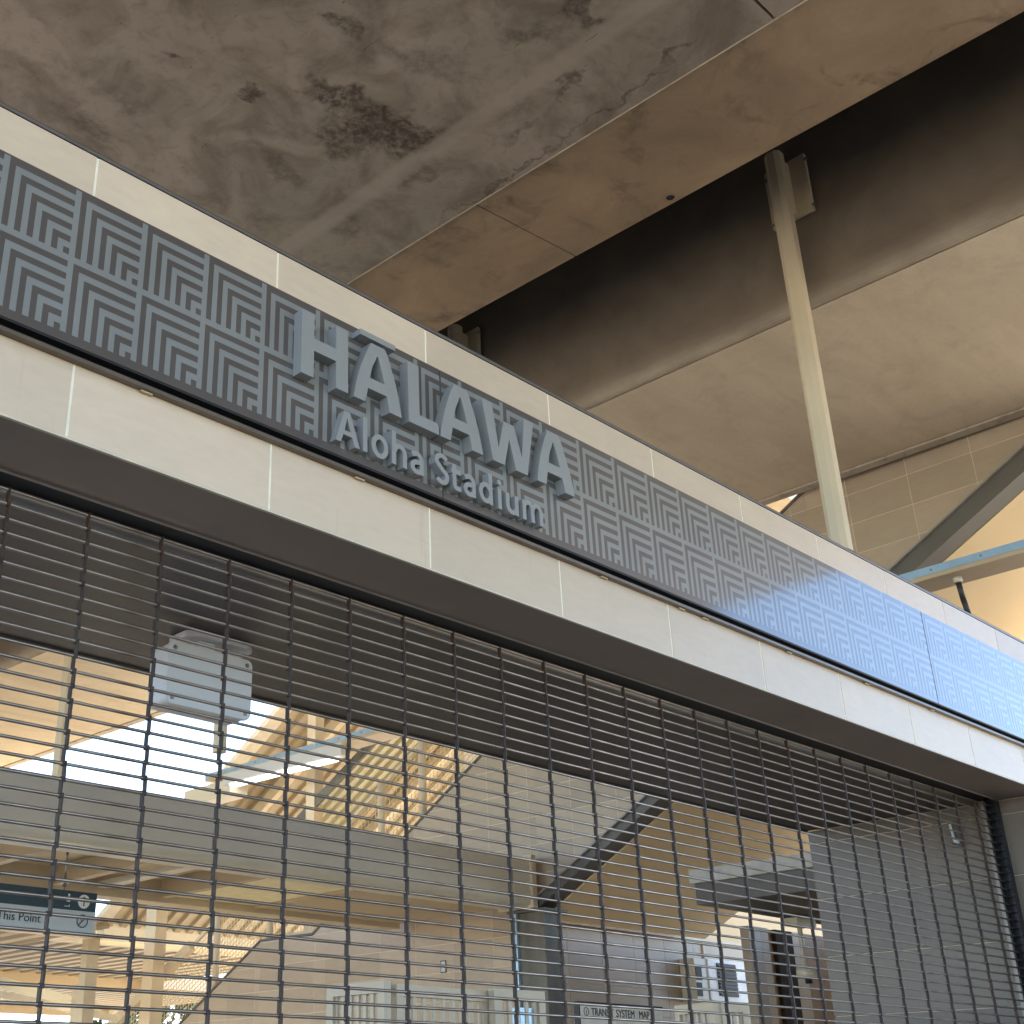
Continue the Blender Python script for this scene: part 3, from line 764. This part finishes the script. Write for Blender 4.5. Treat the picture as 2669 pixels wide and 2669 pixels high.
# luminaire hung under the tray
lu = empty('linear_luminaire', (9.9, 11, 6.25), 'long grey linear luminaire with bright lens hanging below the cable tray', 'light fitting')
m = MB(); m.prism([Vector(p) for p in ((9.90, 9.75, 6.225), (9.90, 9.75, 6.42), (10.05, 9.75, 6.42), (10.05, 9.75, 6.225))], Vector((0, 2.9, .05))); m.build('body', M_white, lu)
m = MB(); m.prism([Vector(p) for p in ((9.89, 9.95, 6.19), (9.89, 9.95, 6.222), (10.04, 9.95, 6.222), (10.04, 9.95, 6.19))], Vector((0, 2.5, .05))); m.build('lens', M_led, lu)
jb = empty('cable_box', (9.9, 13.2, 6.2), 'grey cable box with two short black conduits under the cable tray', 'junction box')
qa, qb = UP(482, 2040, 0, 9.95), UP(600, 2060, 0, 9.95)
m = MB(); m.box(9.95, 10.3, qb.y, qa.y, qb.z-.06, qb.z+.2); m.build('box_body', M_beam, jb, bevel=.01)
for dy in (.05, .3):
    y = qa.y-dy-.1; m = MB(); m.path([(10.0, y, qb.z-.06), (10.0, y-.03, qb.z-.2), (10.0, y-.02, qb.z-.4)], .03, 8); m.build('conduit', M_cable, jb)

# ------------------------------------------------------------------ ribbed stair canopy beyond the stair wall
def ribdeck(name, xa, xb, ya, za, yb_, zb_, pitch, mat, parent, rib=.09, th=.04):
    """sloped sheet between (ya,za) and (yb,zb) with trapezoid ribs along the slope"""
    m = MB(); prof = []; x = xa
    while x < xb:
        prof += [(x, 0), (x+pitch*.45, 0), (x+pitch*.58, rib), (x+pitch*.87, rib)]; x += pitch
    prof.append((x, 0))
    V1 = [m.bm.verts.new((px, ya, za+dz)) for px, dz in prof]; V2 = [m.bm.verts.new((px, yb_, zb_+dz)) for px, dz in prof]
    W1 = [m.bm.verts.new((px, ya, za+dz+th)) for px, dz in prof]; W2 = [m.bm.verts.new((px, yb_, zb_+dz+th)) for px, dz in prof]
    for i in range(len(prof)-1):
        m.bm.faces.new([V1[i], V1[i+1], V2[i+1], V2[i]]); m.bm.faces.new([W1[i+1], W1[i], W2[i], W2[i+1]])
        m.bm.faces.new([V1[i], W1[i], W1[i+1], V1[i+1]]); m.bm.faces.new([V2[i], V2[i+1], W2[i+1], W2[i]])
    m.bm.faces.new([V1[0], V2[0], W2[0], W1[0]]); m.bm.faces.new([V1[-1], W1[-1], W2[-1], V2[-1]])
    return m.build(name, mat, parent)
cp = empty('stair_canopy', (13, 14, 5), 'tan ribbed metal canopy climbing steeply over the far stairs', 'canopy')
zc = lambda y: 5.10+.553*(17.43-y)
ribdeck('ribbed_deck', 11.25, 20.0, 18.1, zc(18.1), 4.5, zc(4.5), .31, M_rib, cp, .06)
m = MB(); m.prism([(10.98, 18.2, zc(18.2)-.02), (10.98, 4.5, zc(4.5)-.02), (10.98, 4.5, zc(4.5)+.1), (10.98, 18.2, zc(18.2)+.1)], (.26, 0, 0)); m.build('edge_plate', M_trim, cp)
m = MB(); m.box(11.24, 20.0, 18.12, 18.4, 4.5, 4.86); m.build('gutter_beam', M_beam, cp)
m = MB(); m.bar((12.2, 17, zc(17)-.12), (12.2, 6, zc(6)-.12), .12, .2); m.bar((15, 17, zc(17)-.12), (15, 6, zc(6)-.12), .12, .2); m.build('rafter', M_post, cp)
ca = empty('canopy_column', (10.75, 11.4, 0), 'square cream column between the cable tray and the tan canopy ribs', 'column', 'cream columns below the canopies')
m = MB(); m.box(10.66, 10.84, 11.25, 11.45, 3.9, 8.3); m.build('shaft', M_post, ca)
# greenish ribbed stair underside right of the column
st2 = empty('upper_stair', (12, 8, 6), 'greenish ribbed metal underside of the upper stair flight behind the mesh guard', 'stairs')
zs = lambda y: 5.863+.53*(11.23-y)
ribdeck('ribbed_soffit', 10.74, 11.6, 13.2, zs(13.2), 4.8, zs(4.8), .2, M_rib2, st2, .05)
m = MB(); m.bar((10.70, 13.2, zs(13.2)+.04), (10.70, 4.8, zs(4.8)+.04), .05, .14); m.build('stringer_plate', M_column, st2)
m = MB(); m.bar((11.68, 13.2, zs(13.2)+.03), (11.68, 4.8, zs(4.8)+.03), .1, .26); m.build('outer_stringer', M_tan, st2)

# ------------------------------------------------------------------ mesh guard on the raked parapet
mgd = empty('mesh_guard', (XW+.1, 10, 5), 'cream woven wire guard with round posts on the raked stair parapet', 'guard rail')
def gz(y):
    pts = [(22.0, 0), (16.3, 1.55), (12.02, 3.85), (10.80, 3.83), (5.6, 6.80), (4.2, 6.80), (2.2, 7.93)]
    for a, b in zip(pts, pts[1:]):
        if b[0] <= y <= a[0]: return a[1]+(b[1]-a[1])*(y-a[0])/(b[0]-a[0])
    return 0
GH = 1.15
m = MB(); x = XW+.1
y = 5.8
while y < 16.2:
    zb2 = gz(y)+.08; m.bar((x, y, zb2), (x, y, zb2+GH-.12), .006, .006, (0, 1, 0)); y += .075
for k in range(14):
    h2 = .1+k*.078
    for a, b in ((16.2, 12.02), (12.02, 10.8), (10.8, 5.8)):
        m.bar((x, a, gz(a)+h2), (x, b, gz(b)+h2), .0075, .006)
m.build('woven_infill', M_mesh, mgd)['kind'] = 'stuff'
m = MB()
for a, b in ((16.2, 12.02), (12.02, 10.8), (10.8, 5.8)):
    m.bar((x, a, gz(a)+GH), (x, b, gz(b)+GH), .05, .05); m.bar((x, a, gz(a)+.07), (x, b, gz(b)+.07), .04, .03)
m.build('frame_rails', M_post, mgd)
for y in (14.9, 13.25, 11.9, 10.7, 9.4, 8.55, 7.2, 6.1):
    m = MB(); m.tube((x-.02, y, gz(y)), (x-.02, y, gz(y)+GH+.04), .055, 14); m.build('guard_post', M_post, mgd)

# columns at the left, beyond the parapet foot
def ucol(x, y, z1, wx, wy, label):
    c = empty('canopy_column', (x, y, 0), label, 'column', 'cream columns below the canopies')
    m = MB(); m.box(x-wx/2, x+wx/2, y-wy/2, y+wy/2, 0, z1); m.build('shaft', M_post, c)
    m = MB(); m.box(x-wx/2-.03, x+wx/2+.03, y-wy/2-.03, y+wy/2+.03, z1+.001, z1+.04); m.build('cap_plate', M_post, c)
    return c
ucol(10.1, 14.6, 4.85, .22, .30, 'tall paired cream column where the raked mesh guard starts')
ucol(8.55, 14.0, 3.95, .2, .18, 'slender cream column just right of the hanging sign')
ucol(8.95, 14.8, 3.3, .26, .2, 'short cream column beside the slender one near the bottom left')
ucol(6.9, 15.5, 3.05, .3, .26, 'tan column at the bottom left corner')

# ------------------------------------------------------------------ bay ceiling behind the beam
bc = empty('bay_ceiling', (5, 8, 3.8), 'tan panelled ceiling bay with downstand beams behind the pale beam', 'ceiling')
m = MB(); m.box(-6, 6.35, 6.91, 8.74, 3.97, 4.05); m.build('ceiling_panel', M_tan, bc)
m = MB(); m.box(7.75, 10.05, 6.91, 8.75, 3.78, 3.86); m.build('ceiling_panel', M_tan, bc)
m = MB(); m.box(-6, 10.1, 8.75, 9.0, 3.72, 3.98); m.build('far_beam', M_post, bc)
for x in (3.85, 4.95, 6.35, 7.7):
    m = MB(); m.box(x-.05, x+.05, 6.91, 8.748, 3.77, 3.969); m.build('downstand_beam', M_tan, bc)
m = MB(); m.box(5.45, 5.6, 6.95, 8.7, 3.80, 3.86); m.build('light_channel', M_beam, bc)
m = MB(); m.box(6.41, 7.64, 6.91, 8.748, 3.80, 3.86); m.build('painted_lit_panel', simple('pale_yellow_panel', (.92, .8, .48), .5), bc)  # lit look of the panel is put into its pale yellow

# ------------------------------------------------------------------ hanging sign
hs = empty('hanging_sign', (3.6, 7.5, 3.14), 'hanging sign, navy band above pale band reading This Point, with arrow and no smoking symbols', 'sign')
SY = 7.5; sxl, sxr = 2.2, 4.742
m = MB(); m.box(sxl, sxr, SY, SY+.06, 3.145, 3.346); m.build('pale_band', M_signw, hs)
m = MB(); m.box(sxl, sxr, SY-.001, SY+.061, 3.347, 3.527); m.build('navy_band', M_navy, hs)
m = MB(); m.tube((4.386, SY+.03, 3.53), (4.386, SY+.03, 4.10), .006, 8); m.tube((4.386, SY+.03, 3.56), (4.386, SY+.03, 3.70), .022, 10, .007); m.tube((4.386, SY+.03, 3.85), (4.386, SY+.03, 3.90), .007, 10, .018); m.build('hanging_rod', M_screw, hs)
m = MB(); m.tube((2.5, SY+.03, 3.53), (2.5, SY+.03, 4.10), .006, 8); m.build('hanging_rod', M_screw, hs)
def text(body, size, x, y, z, mat, parent, name='lettering', align='RIGHT', sx=1.0, off=0.0, rz=0):
    cu = bpy.data.curves.new(name, 'FONT'); cu.body = body; cu.size = size; cu.align_x = align; cu.extrude = .0015; cu.offset = off
    t = bpy.data.objects.new('tmp', cu); COL.objects.link(t)
    dg = bpy.context.evaluated_depsgraph_get(); me = bpy.data.meshes.new_from_object(t.evaluated_get(dg)); bpy.data.objects.remove(t)
    o = bpy.data.objects.new(name, me); COL.objects.link(o); me.materials.clear(); me.materials.append(mat)
    o.parent = parent; o.matrix_parent_inverse = Matrix.Translation(parent.location).inverted()
    o.rotation_euler = (math.radians(90), 0, rz); o.location = (x, y, z); o.scale = (sx, 1, 1)
    return o
text('This Point', .112, 4.15, SY-.004, 3.203, M_ink, hs)
def disc(cx, cz, r, y, mat, name, parent, n=32, ring=0):
    m = MB()
    if ring:
        for k in range(n):
            a0, a1 = 2*math.pi*k/n, 2*math.pi*(k+1)/n
            m.bar((cx+r*math.cos(a0), y, cz+r*math.sin(a0)), (cx+r*math.cos(a1), y, cz+r*math.sin(a1)), ring, .002, (0, 1, 0))
    else: m.prism([(cx+r*math.cos(2*math.pi*k/n), y, cz+r*math.sin(2*math.pi*k/n)) for k in range(n)], (0, -.002, 0))
    return m.build(name, mat, parent)
disc(4.60, 3.437, .066, SY-.0025, M_iconw, 'arrow_disc', hs)
m = MB(); y_ = SY-.0058
m.bar((4.60, y_, 3.392), (4.60, y_, 3.475), .012, .002, (0, 1, 0)); m.bar((4.563, y_, 3.435), (4.602, y_, 3.478), .013, .002, (0, 1, 0)); m.bar((4.598, y_, 3.478), (4.637, y_, 3.435), .013, .0025, (0, 1, 0)); m.build('arrow', M_navy, hs)
m = MB(); m.prism([(4.43+.012*math.cos(a*.5), SY-.002, 3.487+.012*math.sin(a*.5)) for a in range(12)], (0, -.002, 0))
m.prism([(x, SY-.002, z) for x, z in ((4.425, 3.474), (4.437, 3.474), (4.452, 3.452), (4.468, 3.446), (4.466, 3.436), (4.448, 3.438), (4.446, 3.42), (4.405, 3.425), (4.41, 3.45))], (0, -.002, 0))
m.prism([(x, SY-.002, z) for x, z in ((4.39, 3.375), (4.446, 3.375), (4.446, 3.395), (4.438, 3.395), (4.438, 3.382), (4.39, 3.382))], (0, -.002, 0))
m.box(4.485, 4.505, SY-.004, SY-.002, 3.438, 3.447); m.build('person_symbol', M_iconw, hs)
disc(4.60, 3.252, .058, SY-.004, M_navy, 'prohibition_ring', hs, ring=.011)
m = MB(); m.bar((4.561, SY-.004, 3.212), (4.64, SY-.004, 3.293), .010, .0035, (0, 1, 0)); m.build('prohibition_bar', M_navy, hs)
disc(4.598, 3.268, .017, SY-.004, M_navy, 'pipe_symbol', hs, n=16, ring=.006)

# ------------------------------------------------------------------ far canopies along the left
for i, (x0, x1, y0, y1, z, lab) in enumerate(((8.6, 18, 18.7, 26.5, 4.62, 'nearer tan ribbed flat canopy at lower left beyond the sign'), (8, 24, 27.5, 38, 4.72, 'farther tan ribbed flat canopy at lower left just above the bright sky'), (-9, 8.2, 13.5, 24, 4.05, 'tan ribbed canopy behind the hanging sign at the left edge'))):
    c = empty('flat_canopy', ((x0+x1)/2, y0, z), lab, 'canopy', 'flat ribbed canopies beyond the sign')
    ribdeck('ribbed_deck', x0, x1, y0, z, y1, z, .45, M_rib, c, .1)
    m = MB(); m.box(x0, x1, y0-.2, y0-.01, z-.18, z+.12); m.build('front_beam', M_post, c)
    m = MB(); m.box(x0, x1, y1+.01, y1+.2, z-.25, z+.12); m.build('rear_beam', M_tan, c)
    m = MB(); m.box(x0+1.2, x0+1.5, y0, y1, z-.16, z-.01); m.build('cross_beam', M_beam, c)
    for xx, yy in ((x1-.5, y1-.5), (x0+2.5, y1-.3)):
        m = MB(); m.box(xx, xx+.25, yy, yy+.25, 0, z-.002); m.build('canopy_leg', M_post, c)
# horizontal truss members low at left
tb = empty('cross_bracing', (7, 15.6, 3), 'cream cross members and a diagonal brace low at the left edge', 'bracing')
pA, pB = UP(0, 2560, 1, 15.6), UP(260, 2632, 1, 15.6)
m = MB(); m.bar(pA, pB, .1, .16); m.bar(UP(0, 2592, 1, 15.2), UP(300, 2655, 1, 15.2), .1, .1); m.build('horizontal_member', M_beam, tb)
pA, pB = UP(300, 2665, 0, 10.4), UP(500, 2465, 0, 10.4)
m = MB(); m.bar(pA+(pA-pB)*.3, pB, .1, .16); m.build('diagonal_member', M_post, tb)

# ------------------------------------------------------------------ gates and board low in the lobby
def gate(name, p, q, z0, z1, label, nb, group=None):
    r = empty(name, p, label, 'gate', group)
    p = Vector(p); q = Vector(q); d = (q-p).normalized(); L = (q-p).length; n_ = Vector((-d.y, d.x, 0))
    m = MB()
    for zz, hh in ((z1-.035, .07), (z0+.03, .06)):
        a = p.copy(); b = q.copy(); a.z = b.z = zz; m.bar(a, b, .06, hh)
    for e in (p+d*.03, q-d*.03):
        m.bar((e.x, e.y, z0), (e.x, e.y, z1-.0705), .06, .0595, (d.x, d.y, 0))
    m.build('gate_frame', M_wfence, r)
    m = MB()
    for k in range(1, nb):
        c = p+d*(L*k/nb); m.bar((c.x, c.y, z0+.06), (c.x, c.y, z1-.07), .018, .03, (d.x, d.y, 0))
    m.build('gate_bars', M_wfence, r)
    return r
g1 = UP(860, 2570, 2, 2.3); g2 = UP(1010, 2556, 2, 2.3); g3 = UP(1025, 2560, 2, 2.3); g4 = UP(1272, 2580, 2, 2.3); g5 = UP(1280, 2577, 2, 2.3); g6 = UP(1412, 2585, 2, 2.3)
gate('white_gate', (g1.x, g1.y, 0), (g2.x, g2.y, 0), 0.9, 2.3, 'cream barred gate leaf turned away at the bottom, left of the corner post', 8)
gate('white_gate', (g3.x, g3.y, 0), (g4.x, g4.y, 0), 0.9, 2.29, 'long cream barred gate at the bottom between corner post and lock panel', 10)
lg = gate('white_gate', (g5.x, g5.y, 0), (g6.x, g6.y, 0), 0.9, 2.3, 'cream gate with latch hardware beside the grey column', 6)
m = MB(); m.box((g5.x+g6.x)/2, (g5.x+g6.x)/2+.16, g5.y-.03, g5.y+.03, 1.9, 2.19); m.build('latch', M_galv, lg)
f1, f2, f3 = UP(1765, 2622, 2, 2.3), UP(1868, 2610, 2, 2.3), UP(1958, 2611, 2, 2.3)
gate('white_gate', (f1.x, f1.y, 0), (f2.x, f2.y, 0), .9, 2.3, 'short cream barred gate below the louvred cabinet', 6)
gate('white_gate', (f2.x+.03, f2.y, 0), (f3.x, f3.y+.05, 0), .9, 2.295, 'cream barred gate below the right edge of the louvred cabinet', 4)

mp_ = empty('map_board', (8.5, 4, 0), 'white board with black top edge headed TRANSIT SYSTEM MAP', 'notice board')
m = MB(); m.box(7.88, 9.17, 4.0, 4.05, 1.0, 2.435); m.build('board_face', M_board, mp_)
m = MB(); m.box(7.87, 9.18, 3.995, 4.055, 2.436, 2.462); m.box(7.865, 7.879, 3.995, 4.055, 1.0, 2.435); m.build('board_frame', M_ink, mp_)
m = MB(); m.box(7.9, 7.98, 4.01, 4.045, 0, .999); m.box(9.05, 9.13, 4.01, 4.045, 0, .999); m.build('board_legs', M_column, mp_)
for wd_, wx_ in (('TRANSIT', 8.045), ('SYSTEM', 8.045+.375), ('MAP', 8.045+.735)): text(wd_, .098, wx_, 3.9965, 2.342, M_ink, mp_, align='LEFT', sx=.88)
disc(7.972, 2.376, .034, 3.998, M_ink, 'info_ring', mp_, ring=.007)
m = MB(); m.box(7.969, 7.975, 3.996, 3.999, 2.357, 2.384); m.box(7.969, 7.975, 3.996, 3.999, 2.389, 2.395); m.build('info_symbol', M_ink, mp_)

# louvred cabinet on the back wall
cbn = empty('wall_cabinet', (14.6, 6.7, 2.9), 'white wall cabinet with dark louvred front and black side slots', 'cabinet')
KC = 1.105
def cbx(m, x0, x1, y0, y1, z0, z1):
    return m.box(CP.x+(x0-CP.x)*KC, CP.x+(x1-CP.x)*KC, y0, y1, CP.z+(z0-CP.z)*KC, CP.z+(z1-CP.z)*KC)
m = MB(); cbx(m, 12.33, 13.17, 6.50, 6.762, 2.73, 3.235); m.build('cabinet_body', simple('white_cabinet_paint', (.85, .83, .76), .4), cbn, bevel=.01)
m = MB(); cbx(m, 12.06, 12.325, 6.52, 6.762, 2.72, 3.225); m.build('side_module', M_beam, cbn, bevel=.008)
m = MB(); cbx(m, 12.07, 12.2, 6.512, 6.519, 2.97, 3.12); cbx(m, 12.07, 12.18, 6.512, 6.519, 2.78, 2.94); m.build('side_slots', M_black, cbn)
m = MB()
cbx(m, 12.52, 12.94, 6.488, 6.499, 2.80, 3.19)
for k in range(9): cbx(m, 12.535, 12.925, 6.472, 6.487, 2.812+k*.042, 2.828+k*.042)
m.build('louvre', M_grille, cbn)
m = MB(); m.path([(14.15, 6.75, 3.43), (14.15, 6.75, 3.66)], .015, 8); m.build('supply_conduit', M_beam, cbn)

# door portal at the right: light soffit box on pillars
po = empty('door_canopy', (10.8, 3.8, 3.6), 'grey boxed canopy over the dark doorway behind the grille', 'canopy')
m = MB(); m.box(10.6, 13.5, 2.3, 4.48, 3.85, 4.0); m.build('fascia_box', simple('light_canopy_paint', (.5, .48, .42), .5), po)
m = MB(); m.box(10.64, 13.5, 2.35, 4.44, 3.62, 3.849); m.build('recessed_soffit', M_stringer, po)
for (x0, x1, mt, nm) in ((12.55, 12.83, M_tile_int, 'pale_reveal'), (12.83, 13.0, M_tan, 'tan_reveal'), (13.18, 13.58, M_dbrown, 'dark_door'), (13.58, 13.86, M_tan, 'tan_jamb'), (13.86, 14.6, M_brown, 'brown_panel')):
    m = MB(); m.box(x0, x1-.004, 5.0, 5.12, 0, 3.6); m.build(nm, mt, po)
m = MB(); m.box(13.0, 13.176, 5.06, 5.12, 0, 3.6); m.build('tan_reveal', M_brown, po)
m = MB(); m.box(15.0, 15.2, 2.25, 5.3, 0, 3.6); m.build('side_shade_wall', M_brown, po)  # unseen wall added to dim the doorway pillars
pc_ = empty('ceiling_conduit', (12.2, 3.2, 3), 'grey conduit pole with a lamp head in front of the doorway', 'conduit')
qa = UP(2062, 2340, 1, 4.2); qb = UP(2098, 2525, 1, 4.2)
m = MB(); m.tube((qa.x+.1, 4.2, 3.6), (qa.x+.1, 4.2, qb.z), .03, 10); m.build('pole', M_beam, pc_)
m = MB(); m.box(qa.x-.12, qa.x+.32, 4.1, 4.3, 3.5, 3.58); m.build('head_plate', M_beam, pc_)
m = MB(); m.tube((qb.x+.05, 4.2, qb.z-.1), (qb.x+.05, 4.2, qb.z), .13, 16); m.build('lamp_head', M_beam, pc_)
m = MB(); m.tube((qb.x+.05, 4.2, qb.z-.16), (qb.x+.05, 4.2, qb.z-.101), .04, 12); m.build('lens', M_black, pc_)

# ------------------------------------------------------------------ distant trees
def tree(x, y, hgt, rad, label, seed):
    rnd = random.Random(seed)
    t = empty('distant_tree', (x, y, 0), label, 'tree', 'trees beyond the station')
    m = MB(); m.tube((x, y, 0), (x, y, hgt*.6), .35, 8, .15)
    for k in range(5):
        a = rnd.uniform(0, 6.28); m.tube((x, y, hgt*(.3+.06*k)), (x+math.cos(a)*rad*.6, y+math.sin(a)*rad*.6, hgt*(.6+.05*k)), .12, 6, .04)
    m.build('trunk', M_trunk, t)
    m = MB()
    cl_ = [(rnd.uniform(-.7, .7)*rad, rnd.uniform(-.7, .7)*rad, hgt*rnd.uniform(.55, .95)) for _ in range(26)]
    for cx, cy, cz in cl_:
        for k in range(90):
            d = Vector((rnd.gauss(0, 1), rnd.gauss(0, 1), rnd.gauss(0, .7)))*rad*.17
            c = Vector((x+cx, y+cy, cz))+d; s = .22
            a = Vector((rnd.uniform(-1, 1), rnd.uniform(-1, 1), rnd.uniform(-1, 1))).normalized()*s
            b = a.cross(Vector((rnd.uniform(-1, 1), rnd.uniform(-1, 1), rnd.uniform(-1, 1)))).normalized()*s*.6
            m.quad(c-a, c+b, c+a, c-b)
    m.build('crown', M_leaf, t)
for i, (px, dist, hg) in enumerate(((370, 60, 8.0), (585, 62, 8.6))):
    v = fw+rt*((px-CX)/FPX)-up*((2660-CY)/FPX); k = dist/v.y
    top = CP+v*k
    tree(top.x, top.y, top.z+1.4, 3.2, ('bushy tree top showing low at the left beyond the mesh', 'tree top showing through the mesh guard left of the stair wall')[i], 10+i)
